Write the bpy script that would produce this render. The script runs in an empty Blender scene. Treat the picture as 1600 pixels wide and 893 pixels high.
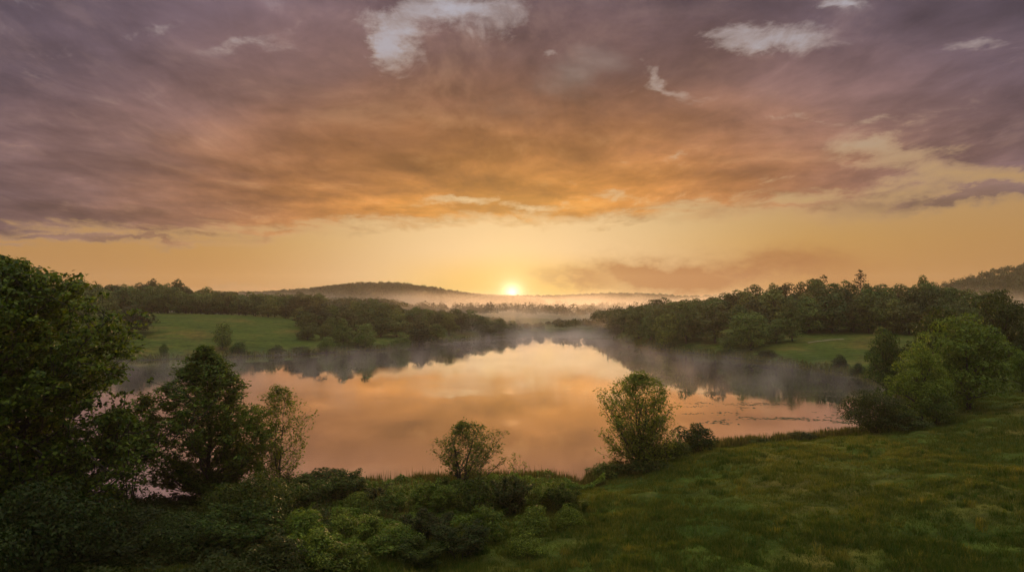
import bpy, math, random
import numpy as np

# ------------------------------------------------------------------ constants
H_CAM = 25.0          # camera height above the lake
F = 1067.0            # focal length, in widths/1600 of the photograph
HY = 462.0            # row of the true horizon in the photograph
SUN_EL = math.radians(1.9)
SUN_AZ = 0.0          # straight ahead (+Y)
rs = np.random.RandomState

scene = bpy.context.scene
COL = scene.collection

def shore_pt(px, py):
    d = H_CAM * F / (py - HY)
    return ((px - 800) / F * d, d)

def X_at(px, d):
    return (px - 800) / F * d

def Z_at(py, d):
    return H_CAM - (py - HY) / F * d

# ------------------------------------------------------------------ noise
def hash2(ix, iy, seed):
    n = (ix.astype(np.int64) * 374761393 + iy.astype(np.int64) * 668265263 + seed * 1442695041) & 0xffffffff
    n = ((n ^ (n >> 13)) * 1274126177) & 0xffffffff
    n = (n ^ (n >> 16)) & 0xffffffff
    return n / 4294967295.0

def vnoise(x, y, seed=0):
    ix = np.floor(x); iy = np.floor(y)
    fx = x - ix; fy = y - iy
    fx = fx * fx * (3 - 2 * fx); fy = fy * fy * (3 - 2 * fy)
    a = hash2(ix, iy, seed); b = hash2(ix + 1, iy, seed)
    c = hash2(ix, iy + 1, seed); d = hash2(ix + 1, iy + 1, seed)
    return (a * (1 - fx) + b * fx) * (1 - fy) + (c * (1 - fx) + d * fx) * fy - 0.5

def fbm(x, y, seed=0, oct=4):
    r = 0; a = 1.0
    for o in range(oct):
        r = r + a * vnoise(x * 2 ** o, y * 2 ** o, seed + o * 17)
        a *= 0.5
    return r

# ------------------------------------------------------------------ terrain
SH = [(-900, 760), (-500, 810), (-200, 806), (0, 796), (200, 786), (350, 776), (500, 766), (600, 758), (700, 753), (800, 750),
      (862, 752), (890, 758), (906, 768), (918, 757), (926, 744), (965, 730), (1015, 716), (1060, 706), (1100, 698), (1200, 690),
      (1310, 681), (1362, 667), (1395, 645), (1402, 622), (1385, 603), (1340, 587), (1290, 578), (1220, 567),
      (1165, 561), (1110, 555), (1060, 549), (1010, 543), (985, 535), (945, 526), (915, 522), (880, 520.5), (845, 522),
      (800, 525), (760, 526.5), (690, 533), (640, 540), (600, 546), (500, 552), (400, 556), (300, 560), (200, 563),
      (100, 566), (-100, 575), (-450, 600), (-900, 670)]
P = np.array([shore_pt(*p) for p in SH])
for _ in range(2):                                   # Chaikin smoothing
    Q = np.roll(P, -1, 0)
    P = np.stack([P * .75 + Q * .25, P * .25 + Q * .75], 1).reshape(-1, 2)

def sdist(x, y):
    """distance outside the lake (positive on land, negative in the water)"""
    x = np.asarray(x, float); y = np.asarray(y, float)
    best = np.full(x.shape, 1e18); inside = np.zeros(x.shape, bool)
    n = len(P)
    for i in range(n):
        ax, ay = P[i]; bx, by = P[(i + 1) % n]
        dx, dy = bx - ax, by - ay
        t = np.clip(((x - ax) * dx + (y - ay) * dy) / (dx * dx + dy * dy + 1e-12), 0, 1)
        best = np.minimum(best, (x - ax - t * dx) ** 2 + (y - ay - t * dy) ** 2)
        cond = ((ay > y) != (by > y)) & (x < (bx - ax) * (y - ay) / (by - ay + 1e-12) + ax)
        inside ^= cond
    s = np.sqrt(best)
    return np.where(inside, -s, s)

def G(x, y, cx, cy, sx, sy):
    return np.exp(-((x - cx) / sx) ** 2 / 2 - ((y - cy) / sy) ** 2 / 2)

def sstep(a, b, v):
    t = np.clip((v - a) / (b - a), 0, 1)
    return t * t * (3 - 2 * t)

def ground(x, y):
    x = np.asarray(x, float); y = np.asarray(y, float)
    s = sdist(x, y) + 1.6 * fbm(x / 7.0, y / 7.0, 3, 3)
    land = np.clip(s, 0, None)
    z = 0.15 * np.minimum(land, 3) + 3.6 * (1 - np.exp(-land / 38.0))
    z = z * (1 - .8 * G(x, y, 20, 490, 130, 75))
    k = sstep(0, 14, land)
    h = 3.2 * G(x, y, 52, 66, 34, 24)                      # near meadow swell
    h = h + 6.0 * G(x, y, 150, 118, 46, 40)                # rise on the right
    h = h + 9.2 * G(x, y, -195, 395, 75, 60)               # left meadow hill
    h = h + 11 * G(x, y, 165, 405, 78, 62)                 # right wooded hill
    h = h + 7 * G(x, y, -260, 560, 200, 90)
    h = h + 34 * G(x, y, -262, 1430, 135, 120)             # far left hill
    h = h + 18 * G(x, y, -700, 1500, 260, 200)
    h = h + 60 * G(x, y, 800, 950, 155, 130)               # far right hill
    h = h + 30 * G(x, y, 1200, 1100, 260, 200)
    h = h + 14 * np.exp(-((y - 1950 - 0.05 * x) / 160) ** 2 / 2) * (1 + 1.1 * fbm(x / 260.0, y / 260.0, 9, 2))
    h = h + 10 * np.exp(-((y - 2900) / 240) ** 2 / 2)
    z = z + h * k
    r = np.hypot(x, y)
    z = z + k * (0.55 * fbm(x / 9.0, y / 9.0, 21, 3) + 0.50 * fbm(x / 2.8, y / 2.8, 31, 2) * sstep(230, 120, r)
                 + 2.0 * fbm(x / 60.0, y / 60.0, 41, 2) * sstep(130, 500, r))
    return np.where(s < 0, np.maximum(-3.0, 0.22 * s), z)

def gz(x, y):
    return float(ground(np.array([x]), np.array([y]))[0])

# ------------------------------------------------------------------ mesh helpers
def mesh_from(name, v, f, tone=None, smooth=False):
    """v Nx3, f list of (M x k) index arrays"""
    me = bpy.data.meshes.new(name)
    v = np.asarray(v, np.float32)
    loops = np.concatenate([a.ravel() for a in f]).astype(np.int32)
    tot = np.concatenate([np.full(len(a), a.shape[1], np.int32) for a in f])
    start = np.concatenate([[0], np.cumsum(tot)[:-1]]).astype(np.int32)
    me.vertices.add(len(v)); me.vertices.foreach_set('co', v.ravel())
    me.loops.add(len(loops)); me.loops.foreach_set('vertex_index', loops)
    me.polygons.add(len(tot)); me.polygons.foreach_set('loop_start', start)
    me.polygons.foreach_set('loop_total', tot)
    if smooth:
        me.polygons.foreach_set('use_smooth', np.ones(len(tot), bool))
    if tone is not None:
        at = me.attributes.new('tone', 'FLOAT', 'POINT')
        at.data.foreach_set('value', np.asarray(tone, np.float32))
    me.update(calc_edges=True); me.validate()
    return me

def link(name, me, mat, parent=None):
    o = bpy.data.objects.new(name, me)
    COL.objects.link(o)
    if mat is not None and not me.materials:
        me.materials.append(mat)
    if parent is not None:
        o.parent = parent
    return o

def tag(o, label=None, cat=None, group=None, kind=None):
    if label: o['label'] = label
    if cat: o['category'] = cat
    if group: o['group'] = group
    if kind: o['kind'] = kind
    return o

def thing(name, label, cat, group=None, loc=(0, 0, 0), rz=0.0, sc=(1, 1, 1)):
    o = bpy.data.objects.new(name, None)
    COL.objects.link(o)
    o.empty_display_size = 0.5
    o.location = loc; o.rotation_euler = (0, 0, rz); o.scale = sc
    return tag(o, label, cat, group)

def unit(a):
    return a / (np.linalg.norm(a, axis=-1, keepdims=True) + 1e-9)

def leaves(c, n, size, rng, aspect=0.55, tdir=None):
    """pointed four-cornered leaf sprays at c, facing n -> verts, quads, tone"""
    N = len(c)
    n = unit(n)
    t = rng.normal(size=(N, 3)) if tdir is None else tdir + rng.normal(size=(N, 3)) * 0.45
    t = unit(t - n * (t * n).sum(1, keepdims=True))
    b = np.cross(n, t)
    s = (size * rng.uniform(0.65, 1.35, N))[:, None]
    w = s * (aspect * rng.uniform(0.7, 1.3, N))[:, None]
    fold = n * s * 0.10
    v = np.stack([c - t * s * .5, c + b * w * .5 - t * s * .06 + fold, c + t * s * .5, c - b * w * .5 - t * s * .06 + fold], 1).reshape(-1, 3)
    f = np.arange(N * 4).reshape(-1, 4)
    return v, f, np.repeat(rng.uniform(0, 1, N), 4)

class Tubes:
    def __init__(self):
        self.v = []; self.f = []; self.n = 0
    def add(self, pts, rad, sides=6):
        pts = np.asarray(pts, float); rad = np.asarray(rad, float)
        d = unit(np.gradient(pts, axis=0))
        ref = np.where(np.abs(d[:, 2:3]) > 0.9, np.array([[1., 0, 0]]), np.array([[0, 0, 1.]]))
        a = unit(np.cross(d, ref)); b = np.cross(d, a)
        th = np.arange(sides) / sides * 2 * np.pi
        ring = pts[:, None] + rad[:, None, None] * (a[:, None] * np.cos(th)[None, :, None] + b[:, None] * np.sin(th)[None, :, None])
        k = len(pts)
        self.v.append(ring.reshape(-1, 3))
        i = np.arange(k - 1)[:, None] * sides; j = np.arange(sides)[None]; j2 = (j + 1) % sides
        q = np.stack([i + j, i + j2, i + sides + j2, i + sides + j], -1).reshape(-1, 4) + self.n
        self.f.append(q); self.n += k * sides
    def mesh(self, name):
        return mesh_from(name, np.concatenate(self.v), [np.concatenate(self.f)], smooth=True)

def curve(p0, d, L, up, rng, k=6, wob=0.05):
    s = np.linspace(0, 1, k)[:, None]
    w = np.cumsum(rng.normal(size=(k, 3)) * wob * L / k, 0); w[0] = 0
    return p0 + d * L * s + np.array([[0, 0, 1.]]) * up * L * s ** 1.8 + w

# ------------------------------------------------------------------ trees with a real branch system
def grow(seed, H, R, base=0.25, profile=None, n_limb=26, lift=0.5, stems=1, spread=0.0, n_sub=6, sub=0.42,
         clus=3, k_leaf=9, sig=0.35, leaf=0.30, aspect=0.55, trunk_r=0.22, up_curve=0.25, gravity=0.0, sprig=0.0, flat=0.6, droop=0.0, jit=0.25, fill=0):
    """-> (wood mesh, leaf mesh): trunk(s), limbs that reach an uneven outline, twigs carrying leaf sprays"""
    rng = rs(seed)
    if profile is None:
        profile = lambda t: np.sqrt(max(0, 1 - (2 * t - 0.85) ** 2 / 1.4))
    T = Tubes(); C = []; N = []; D = []
    for st in range(stems):
        az0 = st / stems * 6.283 + rng.normal() * .3 + seed
        off = np.array([np.cos(az0), np.sin(az0), 0]) * (0.35 * spread if stems > 1 else 0)
        h = H * (1 if st == 0 else rng.uniform(.72, .97))
        ln = off / (np.linalg.norm(off) + 1e-9) * spread * rng.uniform(.6, 1.15)
        ts = np.linspace(0, 1, 10)
        w = np.cumsum(rng.normal(size=(10, 3)) * H * 0.006, 0); w[0] = 0; w[:, 2] = 0
        tr = off + np.outer(ts, [0, 0, h]) + np.outer(ts ** 1.2, ln) + w
        tr[0, 2] = -0.5
        rad = trunk_r * (1 - ts * .93) * (0.75 if stems > 1 else 1); rad[0] *= 1.35
        T.add(tr, rad, 7)
        m = max(4, int(n_limb / stems))
        for i in range(m):
            t = (i + rng.uniform(.1, .9)) / m
            z = base + (1 - base) * t * 0.985
            p0 = np.array([np.interp(z, ts, tr[:, c]) for c in range(3)])
            az = i * 2.39996 + rng.normal() * .35 + st * 1.7
            if stems > 1:                       # lean away from the other stems
                az = math.atan2(off[1], off[0]) + rng.uniform(-2.6, 2.6)
            lf = lift * (0.45 + 0.9 * t)
            d = np.array([math.cos(az), math.sin(az), lf + rng.normal() * .12]); d /= np.linalg.norm(d)
            L = max(0.12 * R, R * profile(t)) * rng.uniform(1 - jit, 1 + jit * .6) * (1.0 if stems == 1 else .75) / max(.86, math.hypot(d[0], d[1]))
            if t > .93: L *= .7
            lim = curve(p0, d, L, up_curve - droop, rng, 7, .12)
            r0 = max(.02, trunk_r * (1 - z) * .42 + .015)
            T.add(lim, r0 * np.linspace(1, .18, 7), 5)
            ms = max(3, int(n_sub * L / R * 1.2 + .5))
            for j in range(ms + 1):
                s = 1.0 if j == ms else (.25 + .75 * (j + rng.uniform(0, 1)) / ms)
                q = np.array([np.interp(s, np.linspace(0, 1, 7), lim[:, c]) for c in range(3)])
                dd = d + rng.normal(size=3) * np.array([.75, .75, .4]) + np.array([0, 0, .25 - gravity])
                dd = d * .8 + dd * .4 if j == ms else dd
                dd /= np.linalg.norm(dd)
                sl = sub * R * rng.uniform(.5, 1.0) * (1.1 - .55 * s)
                tw = curve(q, dd, sl, up_curve * .6 - droop, rng, 4, .2)
                T.add(tw, r0 * .32 * np.linspace(1, .3, 4) + .004, 3)
                for k in range(clus):
                    a = (k + .6 + rng.uniform(-.3, .3)) / clus
                    cc = np.array([np.interp(a, np.linspace(0, 1, 4), tw[:, c]) for c in range(3)])
                    kk = max(1, int(k_leaf * rng.uniform(.55, 1.45)))
                    o = rng.normal(size=(kk, 3)) * sig * np.array([1, 1, flat])
                    C.append(cc + o)
                    out = unit(o + 1e-4)
                    N.append(out * .7 + np.array([0, 0, .75]) + rng.normal(size=(kk, 3)) * .55)
                    D.append(np.repeat((dd * (1 if sprig else 0))[None], kk, 0))
    C = np.concatenate(C); N = np.concatenate(N); D = np.concatenate(D)
    v, f, tn = leaves(C, N, leaf, rng, aspect, D * 2.0 if sprig else None)
    return T.mesh('trunk'), mesh_from('crown', v, [f], tn)

def outline_tree(seed, H, R, base, outline, n_limb, n_tw, k_leaf, sig, leaf, aspect=.5, trunk_r=.2, stems=1, spread=0., rag=.22, shell=.5, sprig=.6, rise=.45, origin=.05, flat=.8, gap=.0):
    """crown built out to a given outline (pairs of height fraction, width fraction), lopsided, with limbs and twigs that reach it"""
    rng = rs(seed); T = Tubes(); C = []; N = []; D = []
    oh = [o[0] for o in outline]; ow = [o[1] for o in outline]
    ph = rng.uniform(0, 6.28, 4)
    def width(t, a):
        lop = 1 + rag * (.55 * np.sin(a + ph[0]) + .45 * np.sin(2 * a + ph[1] + 3 * t) + .5 * np.sin(3 * a + ph[2] - 9 * t) + .45 * np.sin(5 * a + ph[3] + 17 * t))
        return R * np.interp(t, oh, ow) * lop
    tr = []
    for st in range(stems):
        az = st / stems * 6.283 + rng.normal() * .4
        e = np.array([math.cos(az) * spread, math.sin(az) * spread, H * (.95 if st == 0 else rng.uniform(.75, .92))])
        q = np.linspace(0, 1, 10)[:, None]
        p = np.array([[math.cos(az) * .12 * (stems > 1), math.sin(az) * .12 * (stems > 1), -.5]]) * (1 - q) + e * q ** np.array([[1.3, 1.3, 1.0]])
        w = np.cumsum(rng.normal(size=(10, 3)) * H * .009, 0); w[:, 2] = 0; w[0] = 0
        p = p + w; tr.append(p)
        r = trunk_r * (1 - q[:, 0] * .92); r[0] *= 1.3
        T.add(p, r, 7)
    for i in range(n_limb):
        t = ((i + rng.uniform()) / n_limb) ** .9; a = i * 2.39996 + rng.normal() * .4
        st = tr[rng.randint(stems)]
        zt = H * (base + (1 - base) * t)
        rr = width(t, a) * rng.uniform(.62, 1.0)
        end = np.array([math.cos(a) * rr, math.sin(a) * rr, zt])
        z0 = np.clip(zt - rr * rise * rng.uniform(.7, 1.5) - .04 * H, H * origin, H * .9)
        p0 = np.array([np.interp(z0, st[:, 2], st[:, c]) for c in range(3)])
        q = np.linspace(0, 1, 7)[:, None]
        lim = p0 + (end - p0) * q; lim[:, 2] += (np.sin(q[:, 0] * math.pi) * -.10 * rr)
        w = np.cumsum(rng.normal(size=(7, 3)) * .05 * rr, 0); w[0] = 0; lim = lim + w * .5
        r0 = max(.02, trunk_r * (1 - z0 / H) * .45)
        T.add(lim, r0 * np.linspace(1, .2, 7), 5)
        d0 = unit(end - p0)
        for j in range(n_tw):
            u = 1.0 if j == 0 else rng.uniform(.22 + .3 * shell, 1)
            q0 = np.array([np.interp(u, np.linspace(0, 1, 7), lim[:, c]) for c in range(3)])
            dd = unit(d0 * .7 + rng.normal(size=3) * np.array([.8, .8, .5]) + np.array([0, 0, .35]))
            L = R * rng.uniform(.14, .34)
            tw = curve(q0, dd, L, .25, rng, 4, .25)
            # keep the twig inside the outline
            tz = np.clip((tw[:, 2] / H - base) / (1 - base), 0, 1); ta = np.arctan2(tw[:, 1], tw[:, 0])
            lim_r = np.maximum(width(tz, ta) * rng.uniform(.9, 1.22), .1); hr = np.hypot(tw[:, 0], tw[:, 1]) + 1e-6
            tw[:, :2] *= np.minimum(1, lim_r / hr)[:, None]; tw[:, 2] = np.minimum(tw[:, 2], H * rng.uniform(.97, 1.04))
            T.add(tw, r0 * .3 * np.linspace(1, .3, 4) + .005, 3)
            for b in (.35, .7, 1.0):
                if rng.rand() < gap: continue
                cc = np.array([np.interp(b, np.linspace(0, 1, 4), tw[:, c]) for c in range(3)])
                kk = max(1, int(k_leaf * rng.uniform(.4, 1.6)))
                o = rng.normal(size=(kk, 3)) * sig * np.array([1, 1, flat])
                C.append(cc + o); N.append(unit(o + 1e-4) * .5 + np.array([0, 0, .8]) + rng.normal(size=(kk, 3)) * .5); D.append(np.repeat(dd[None], kk, 0))
    C = np.concatenate(C); N = np.concatenate(N); D = np.concatenate(D)
    v, f, tn = leaves(C, N, leaf, rng, aspect, D * 2 * sprig)
    return T.mesh('trunk'), mesh_from('crown', v, [f], tn)

# ------------------------------------------------------------------ rounder crowns for shrubs and trees across the lake
def clump_tree(seed, H, R, base=0.12, n_clump=46, n_leaf=52, leaf=0.8, shape=1.0, trunk_r=0.25, cr=0.30, stems=1, rag=0.22, aspect=.7, top_pow=0.8):
    rng = rs(seed)
    T = Tubes(); C = []; N = []
    cz = H * (base + 1) / 2; hz = H * (1 - base) / 2
    cen = []
    tries = 0
    while len(cen) < n_clump and tries < 4000:
        tries += 1
        d = unit(rng.normal(size=3)); 
        rr = rng.uniform(.45, .86) if rng.rand() < .8 else rng.uniform(.1, .5)
        taper = 1 - .35 * max(0, d[2]) ** 1.2 * shape
        p = np.array([d[0] * R * rr * taper, d[1] * R * rr * taper, cz + hz * d[2] * rr * 1.04])
        p *= np.array([1 + rng.normal() * rag * .5, 1 + rng.normal() * rag * .5, 1 + rng.normal() * rag * .18])
        if all(np.linalg.norm((p - q) / np.array([R, R, hz])) > .22 for q in cen):
            cen.append(p)
    if stems == 1:
        T.add([[0, 0, -.6], [0, 0, H * .15], [R * .03, 0, H * .5], [R * .02, R * .04, H * .86]], trunk_r * np.array([1.3, 1, .7, .15]), 7)
    else:
        for s in range(stems):
            a = s / stems * 6.283 + rng.uniform(0, .6)
            e = np.array([math.cos(a) * R * .55, math.sin(a) * R * .55, H * rng.uniform(.5, .85)])
            T.add(np.array([[0.1 * math.cos(a), .1 * math.sin(a), -.4], e * np.array([.35, .35, .45]), e]), trunk_r * np.array([1, .7, .2]), 5)
    for p in cen:
        r = cr * R * rng.uniform(.7, 1.35)
        if stems == 1 and rng.rand() < .55:
            z0 = max(H * .12, p[2] * rng.uniform(.45, .7))
            T.add(np.array([[0, 0, z0], [p[0] * .5, p[1] * .5, z0 + (p[2] - z0) * .45], p]), trunk_r * np.array([.42, .28, .08]), 4)
        k = max(8, int(n_leaf * (r / (cr * R)) ** 1.6))
        d = unit(rng.normal(size=(k, 3)))
        d[:, 2] = np.where(d[:, 2] < -.45, -d[:, 2], d[:, 2])
        rad = r * (rng.uniform(.55, 1.12, k) ** .6)[:, None]
        C.append(p + d * rad * np.array([1.05, 1.05, .85]))
        N.append(d + np.array([0, 0, .25]) + rng.normal(size=(k, 3)) * .42)
    C = np.concatenate(C); N = np.concatenate(N)
    C[:, 2] = np.maximum(C[:, 2], .12)
    v, f, tn = leaves(C, N, leaf, rng, aspect)
    return T.mesh('trunk'), mesh_from('crown', v, [f], tn)

def pine_tree(seed, H, R, leaf=.6):
    rng = rs(seed); T = Tubes(); C = []; N = []; D = []
    T.add([[0, 0, -.5], [0.1, 0, H * .5], [0, 0.1, H]], [H * .017, H * .011, .03], 7)
    z = H * .34
    while z < H * .99:
        t = (z / H - .34) / .66
        L = R * (1 - t) ** .75 * rng.uniform(.6, 1.1) + .3
        for k in range(rng.randint(4, 7)):
            a = rng.uniform(0, 6.28); d = np.array([math.cos(a), math.sin(a), .12 + .3 * t])
            l = L * rng.uniform(.6, 1.1)
            lim = curve(np.array([0, 0, z]), d, l, .1, rng, 4, .1)
            T.add(lim, [.09, .06, .04, .02], 4)
            m = int(16 * l / R) + 6
            s = rng.uniform(.3, 1.05, m)
            c = np.stack([np.interp(s, np.linspace(0, 1, 4), lim[:, i]) for i in range(3)], 1) + rng.normal(size=(m, 3)) * np.array([.45, .45, .22])
            C.append(c); N.append(np.array([0, 0, 1.]) + rng.normal(size=(m, 3)) * .6); D.append(np.repeat(d[None], m, 0))
        z += H * .055 * rng.uniform(.8, 1.25)
    v, f, tn = leaves(np.concatenate(C), np.concatenate(N), leaf, rng, .4, np.concatenate(D))
    return T.mesh('trunk'), mesh_from('crown', v, [f], tn)

# ------------------------------------------------------------------ materials
def new_mat(name):
    m = bpy.data.materials.new(name); m.use_nodes = True
    nt = m.node_tree; nt.nodes.clear()
    return m, nt, nt.nodes, nt.links

def leaf_mat(name, dark, light, trans=0.28, hue_var=0.12):
    m, nt, nd, lk = new_mat(name)
    out = nd.new('ShaderNodeOutputMaterial')
    at = nd.new('ShaderNodeAttribute'); at.attribute_name = 'tone'
    oi = nd.new('ShaderNodeObjectInfo')
    mx = nd.new('ShaderNodeMix'); mx.data_type = 'RGBA'
    mx.inputs[6].default_value = (*dark, 1); mx.inputs[7].default_value = (*light, 1)
    lk.new(at.outputs['Fac'], mx.inputs[0])
    hs = nd.new('ShaderNodeHueSaturation')
    mr = nd.new('ShaderNodeMapRange'); mr.inputs[3].default_value = 1 - hue_var * 2; mr.inputs[4].default_value = 1 + hue_var * 2
    lk.new(oi.outputs['Random'], mr.inputs[0]); lk.new(mr.outputs[0], hs.inputs['Value'])
    mh = nd.new('ShaderNodeMapRange'); mh.inputs[3].default_value = .5 - hue_var * .12; mh.inputs[4].default_value = .5 + hue_var * .12
    ml = nd.new('ShaderNodeMath'); ml.operation = 'MULTIPLY'; ml.inputs[1].default_value = 7.31
    fr = nd.new('ShaderNodeMath'); fr.operation = 'FRACT'
    lk.new(oi.outputs['Random'], ml.inputs[0]); lk.new(ml.outputs[0], fr.inputs[0]); lk.new(fr.outputs[0], mh.inputs[0]); lk.new(mh.outputs[0], hs.inputs['Hue'])
    lk.new(mx.outputs[2], hs.inputs['Color'])
    pb = nd.new('ShaderNodeBsdfPrincipled'); pb.inputs['Roughness'].default_value = .62
    pb.inputs['Specular IOR Level'].default_value = .18
    tr = nd.new('ShaderNodeBsdfTranslucent')
    tc = nd.new('ShaderNodeMix'); tc.data_type = 'RGBA'; tc.blend_type = 'MULTIPLY'; tc.inputs[0].default_value = 1
    tc.inputs[7].default_value = (1.7, 1.5, .5, 1)
    lk.new(hs.outputs[0], tc.inputs[6]); lk.new(tc.outputs[2], tr.inputs[0])
    lk.new(hs.outputs[0], pb.inputs['Base Color'])
    ms = nd.new('ShaderNodeMixShader'); ms.inputs[0].default_value = trans
    lk.new(pb.outputs[0], ms.inputs[1]); lk.new(tr.outputs[0], ms.inputs[2]); lk.new(ms.outputs[0], out.inputs[0])
    return m

def bark_mat(name, c):
    m, nt, nd, lk = new_mat(name)
    out = nd.new('ShaderNodeOutputMaterial'); pb = nd.new('ShaderNodeBsdfPrincipled')
    tc = nd.new('ShaderNodeTexCoord'); mp = nd.new('ShaderNodeMapping'); mp.inputs['Scale'].default_value = (6, 6, 1.2)
    nz = nd.new('ShaderNodeTexNoise'); nz.inputs['Scale'].default_value = 1.5; nz.inputs['Detail'].default_value = 5
    cr = nd.new('ShaderNodeMix'); cr.data_type = 'RGBA'
    cr.inputs[6].default_value = (*[a * .55 for a in c], 1); cr.inputs[7].default_value = (*[a * 1.4 for a in c], 1)
    lk.new(tc.outputs['Object'], mp.inputs[0]); lk.new(mp.outputs[0], nz.inputs[0]); lk.new(nz.outputs[0], cr.inputs[0])
    lk.new(cr.outputs[2], pb.inputs['Base Color']); pb.inputs['Roughness'].default_value = .9
    lk.new(pb.outputs[0], out.inputs[0])
    return m

M = dict(
    maple=leaf_mat('leaf_maple', (.012, .032, .004), (.102, .155, .014)),
    young=leaf_mat('leaf_young_maple', (.016, .040, .005), (.095, .155, .015)),
    airy=leaf_mat('leaf_airy', (.050, .088, .012), (.165, .215, .030), .42),
    sumac=leaf_mat('leaf_sumac', (.045, .082, .011), (.150, .185, .026), .4),
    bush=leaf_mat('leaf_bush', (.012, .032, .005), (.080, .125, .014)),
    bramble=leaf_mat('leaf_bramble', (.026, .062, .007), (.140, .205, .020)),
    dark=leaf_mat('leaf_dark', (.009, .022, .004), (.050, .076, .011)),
    willow=leaf_mat('leaf_willow', (.050, .105, .011), (.165, .255, .026)),
    wood=leaf_mat('leaf_wood', (.026, .054, .008), (.098, .152, .020), .08, .25),
    woodmid=leaf_mat('leaf_wood_olive', (.034, .056, .009), (.115, .145, .022), .08, .25),
    woodlight=leaf_mat('leaf_wood_pale', (.050, .094, .014), (.120, .180, .030), .1, .05),
    pine=leaf_mat('leaf_pine', (.014, .028, .010), (.034, .050, .016), .1),
    far=leaf_mat('leaf_far', (.026, .046, .011), (.075, .105, .022), .15),
    grass=leaf_mat('grass_blades', (.045, .070, .012), (.115, .125, .028), .3),
    reed=leaf_mat('reed_blades', (.045, .058, .014), (.12, .115, .035), .3),
    bark=bark_mat('bark', (.06, .05, .04)),
    barkd=bark_mat('bark_dark', (.035, .03, .026)),
)

# ground -----------------------------------------------------------
def ground_mat():
    m, nt, nd, lk = new_mat('meadow_ground')
    out = nd.new('ShaderNodeOutputMaterial'); pb = nd.new('ShaderNodeBsdfPrincipled'); pb.inputs['Roughness'].default_value = .95
    pb.inputs['Specular IOR Level'].default_value = .1
    geo = nd.new('ShaderNodeNewGeometry')
    def noise(scale, detail=5, rough=.6):
        n = nd.new('ShaderNodeTexNoise'); n.inputs['Scale'].default_value = scale; n.inputs['Detail'].default_value = detail; n.inputs['Roughness'].default_value = rough
        lk.new(geo.outputs['Position'], n.inputs[0]); return n.outputs[0]
    def ramp(src, pts):
        r = nd.new('ShaderNodeValToRGB'); e = r.color_ramp.elements
        while len(e) < len(pts): e.new(.5)
        for q, (p, c) in zip(e, pts): q.position = p; q.color = (*c, 1)
        lk.new(src, r.inputs[0]); return r.outputs[0]
    def mix(f, a, b, t='MIX'):
        x = nd.new('ShaderNodeMix'); x.data_type = 'RGBA'; x.blend_type = t
        if isinstance(f, float): x.inputs[0].default_value = f
        else: lk.new(f, x.inputs[0])
        for s, i in ((a, 6), (b, 7)):
            if isinstance(s, tuple): x.inputs[i].default_value = (*s, 1)
            else: lk.new(s, x.inputs[i])
        return x.outputs[2]
    big = ramp(noise(.045, 4), [(.35, (.048, .092, .013)), (.52, (.076, .115, .019)), (.66, (.125, .118, .028))])
    mid = ramp(noise(.45, 6, .65), [(.30, (.5, .55, .5)), (.7, (1.25, 1.2, 1.1))])
    fine = ramp(noise(5.0, 4, .7), [(.3, (.6, .6, .6)), (.75, (1.3, 1.3, 1.25))])
    c = mix(1.0, mix(1.0, big, mid, 'MULTIPLY'), fine, 'MULTIPLY')
    mpz = nd.new('ShaderNodeMapping'); mpz.inputs['Scale'].default_value = (.05, .42, .1); mpz.inputs['Rotation'].default_value = (0, 0, .25); lk.new(geo.outputs['Position'], mpz.inputs[0])
    nz = nd.new('ShaderNodeTexNoise'); nz.inputs['Scale'].default_value = 1; nz.inputs['Detail'].default_value = 5; lk.new(mpz.outputs[0], nz.inputs[0])
    c = mix(1.0, c, ramp(nz.outputs[0], [(.36, (.72, .76, .72)), (.64, (1.30, 1.22, 1.12))]), 'MULTIPLY')
    sep = nd.new('ShaderNodeSeparateXYZ'); lk.new(geo.outputs['Position'], sep.inputs[0])
    mud = nd.new('ShaderNodeMapRange'); mud.inputs[1].default_value = .55; mud.inputs[2].default_value = .12
    lk.new(sep.outputs[2], mud.inputs[0])
    c = mix(mud.outputs[0], c, (.030, .026, .018))
    lk.new(c, pb.inputs['Base Color'])
    bp = nd.new('ShaderNodeBump'); bp.inputs['Strength'].default_value = .7; bp.inputs['Distance'].default_value = .25
    lk.new(noise(1.6, 8, .7), bp.inputs['Height']); lk.new(bp.outputs[0], pb.inputs['Normal'])
    lk.new(pb.outputs[0], out.inputs[0])
    return m

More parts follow.
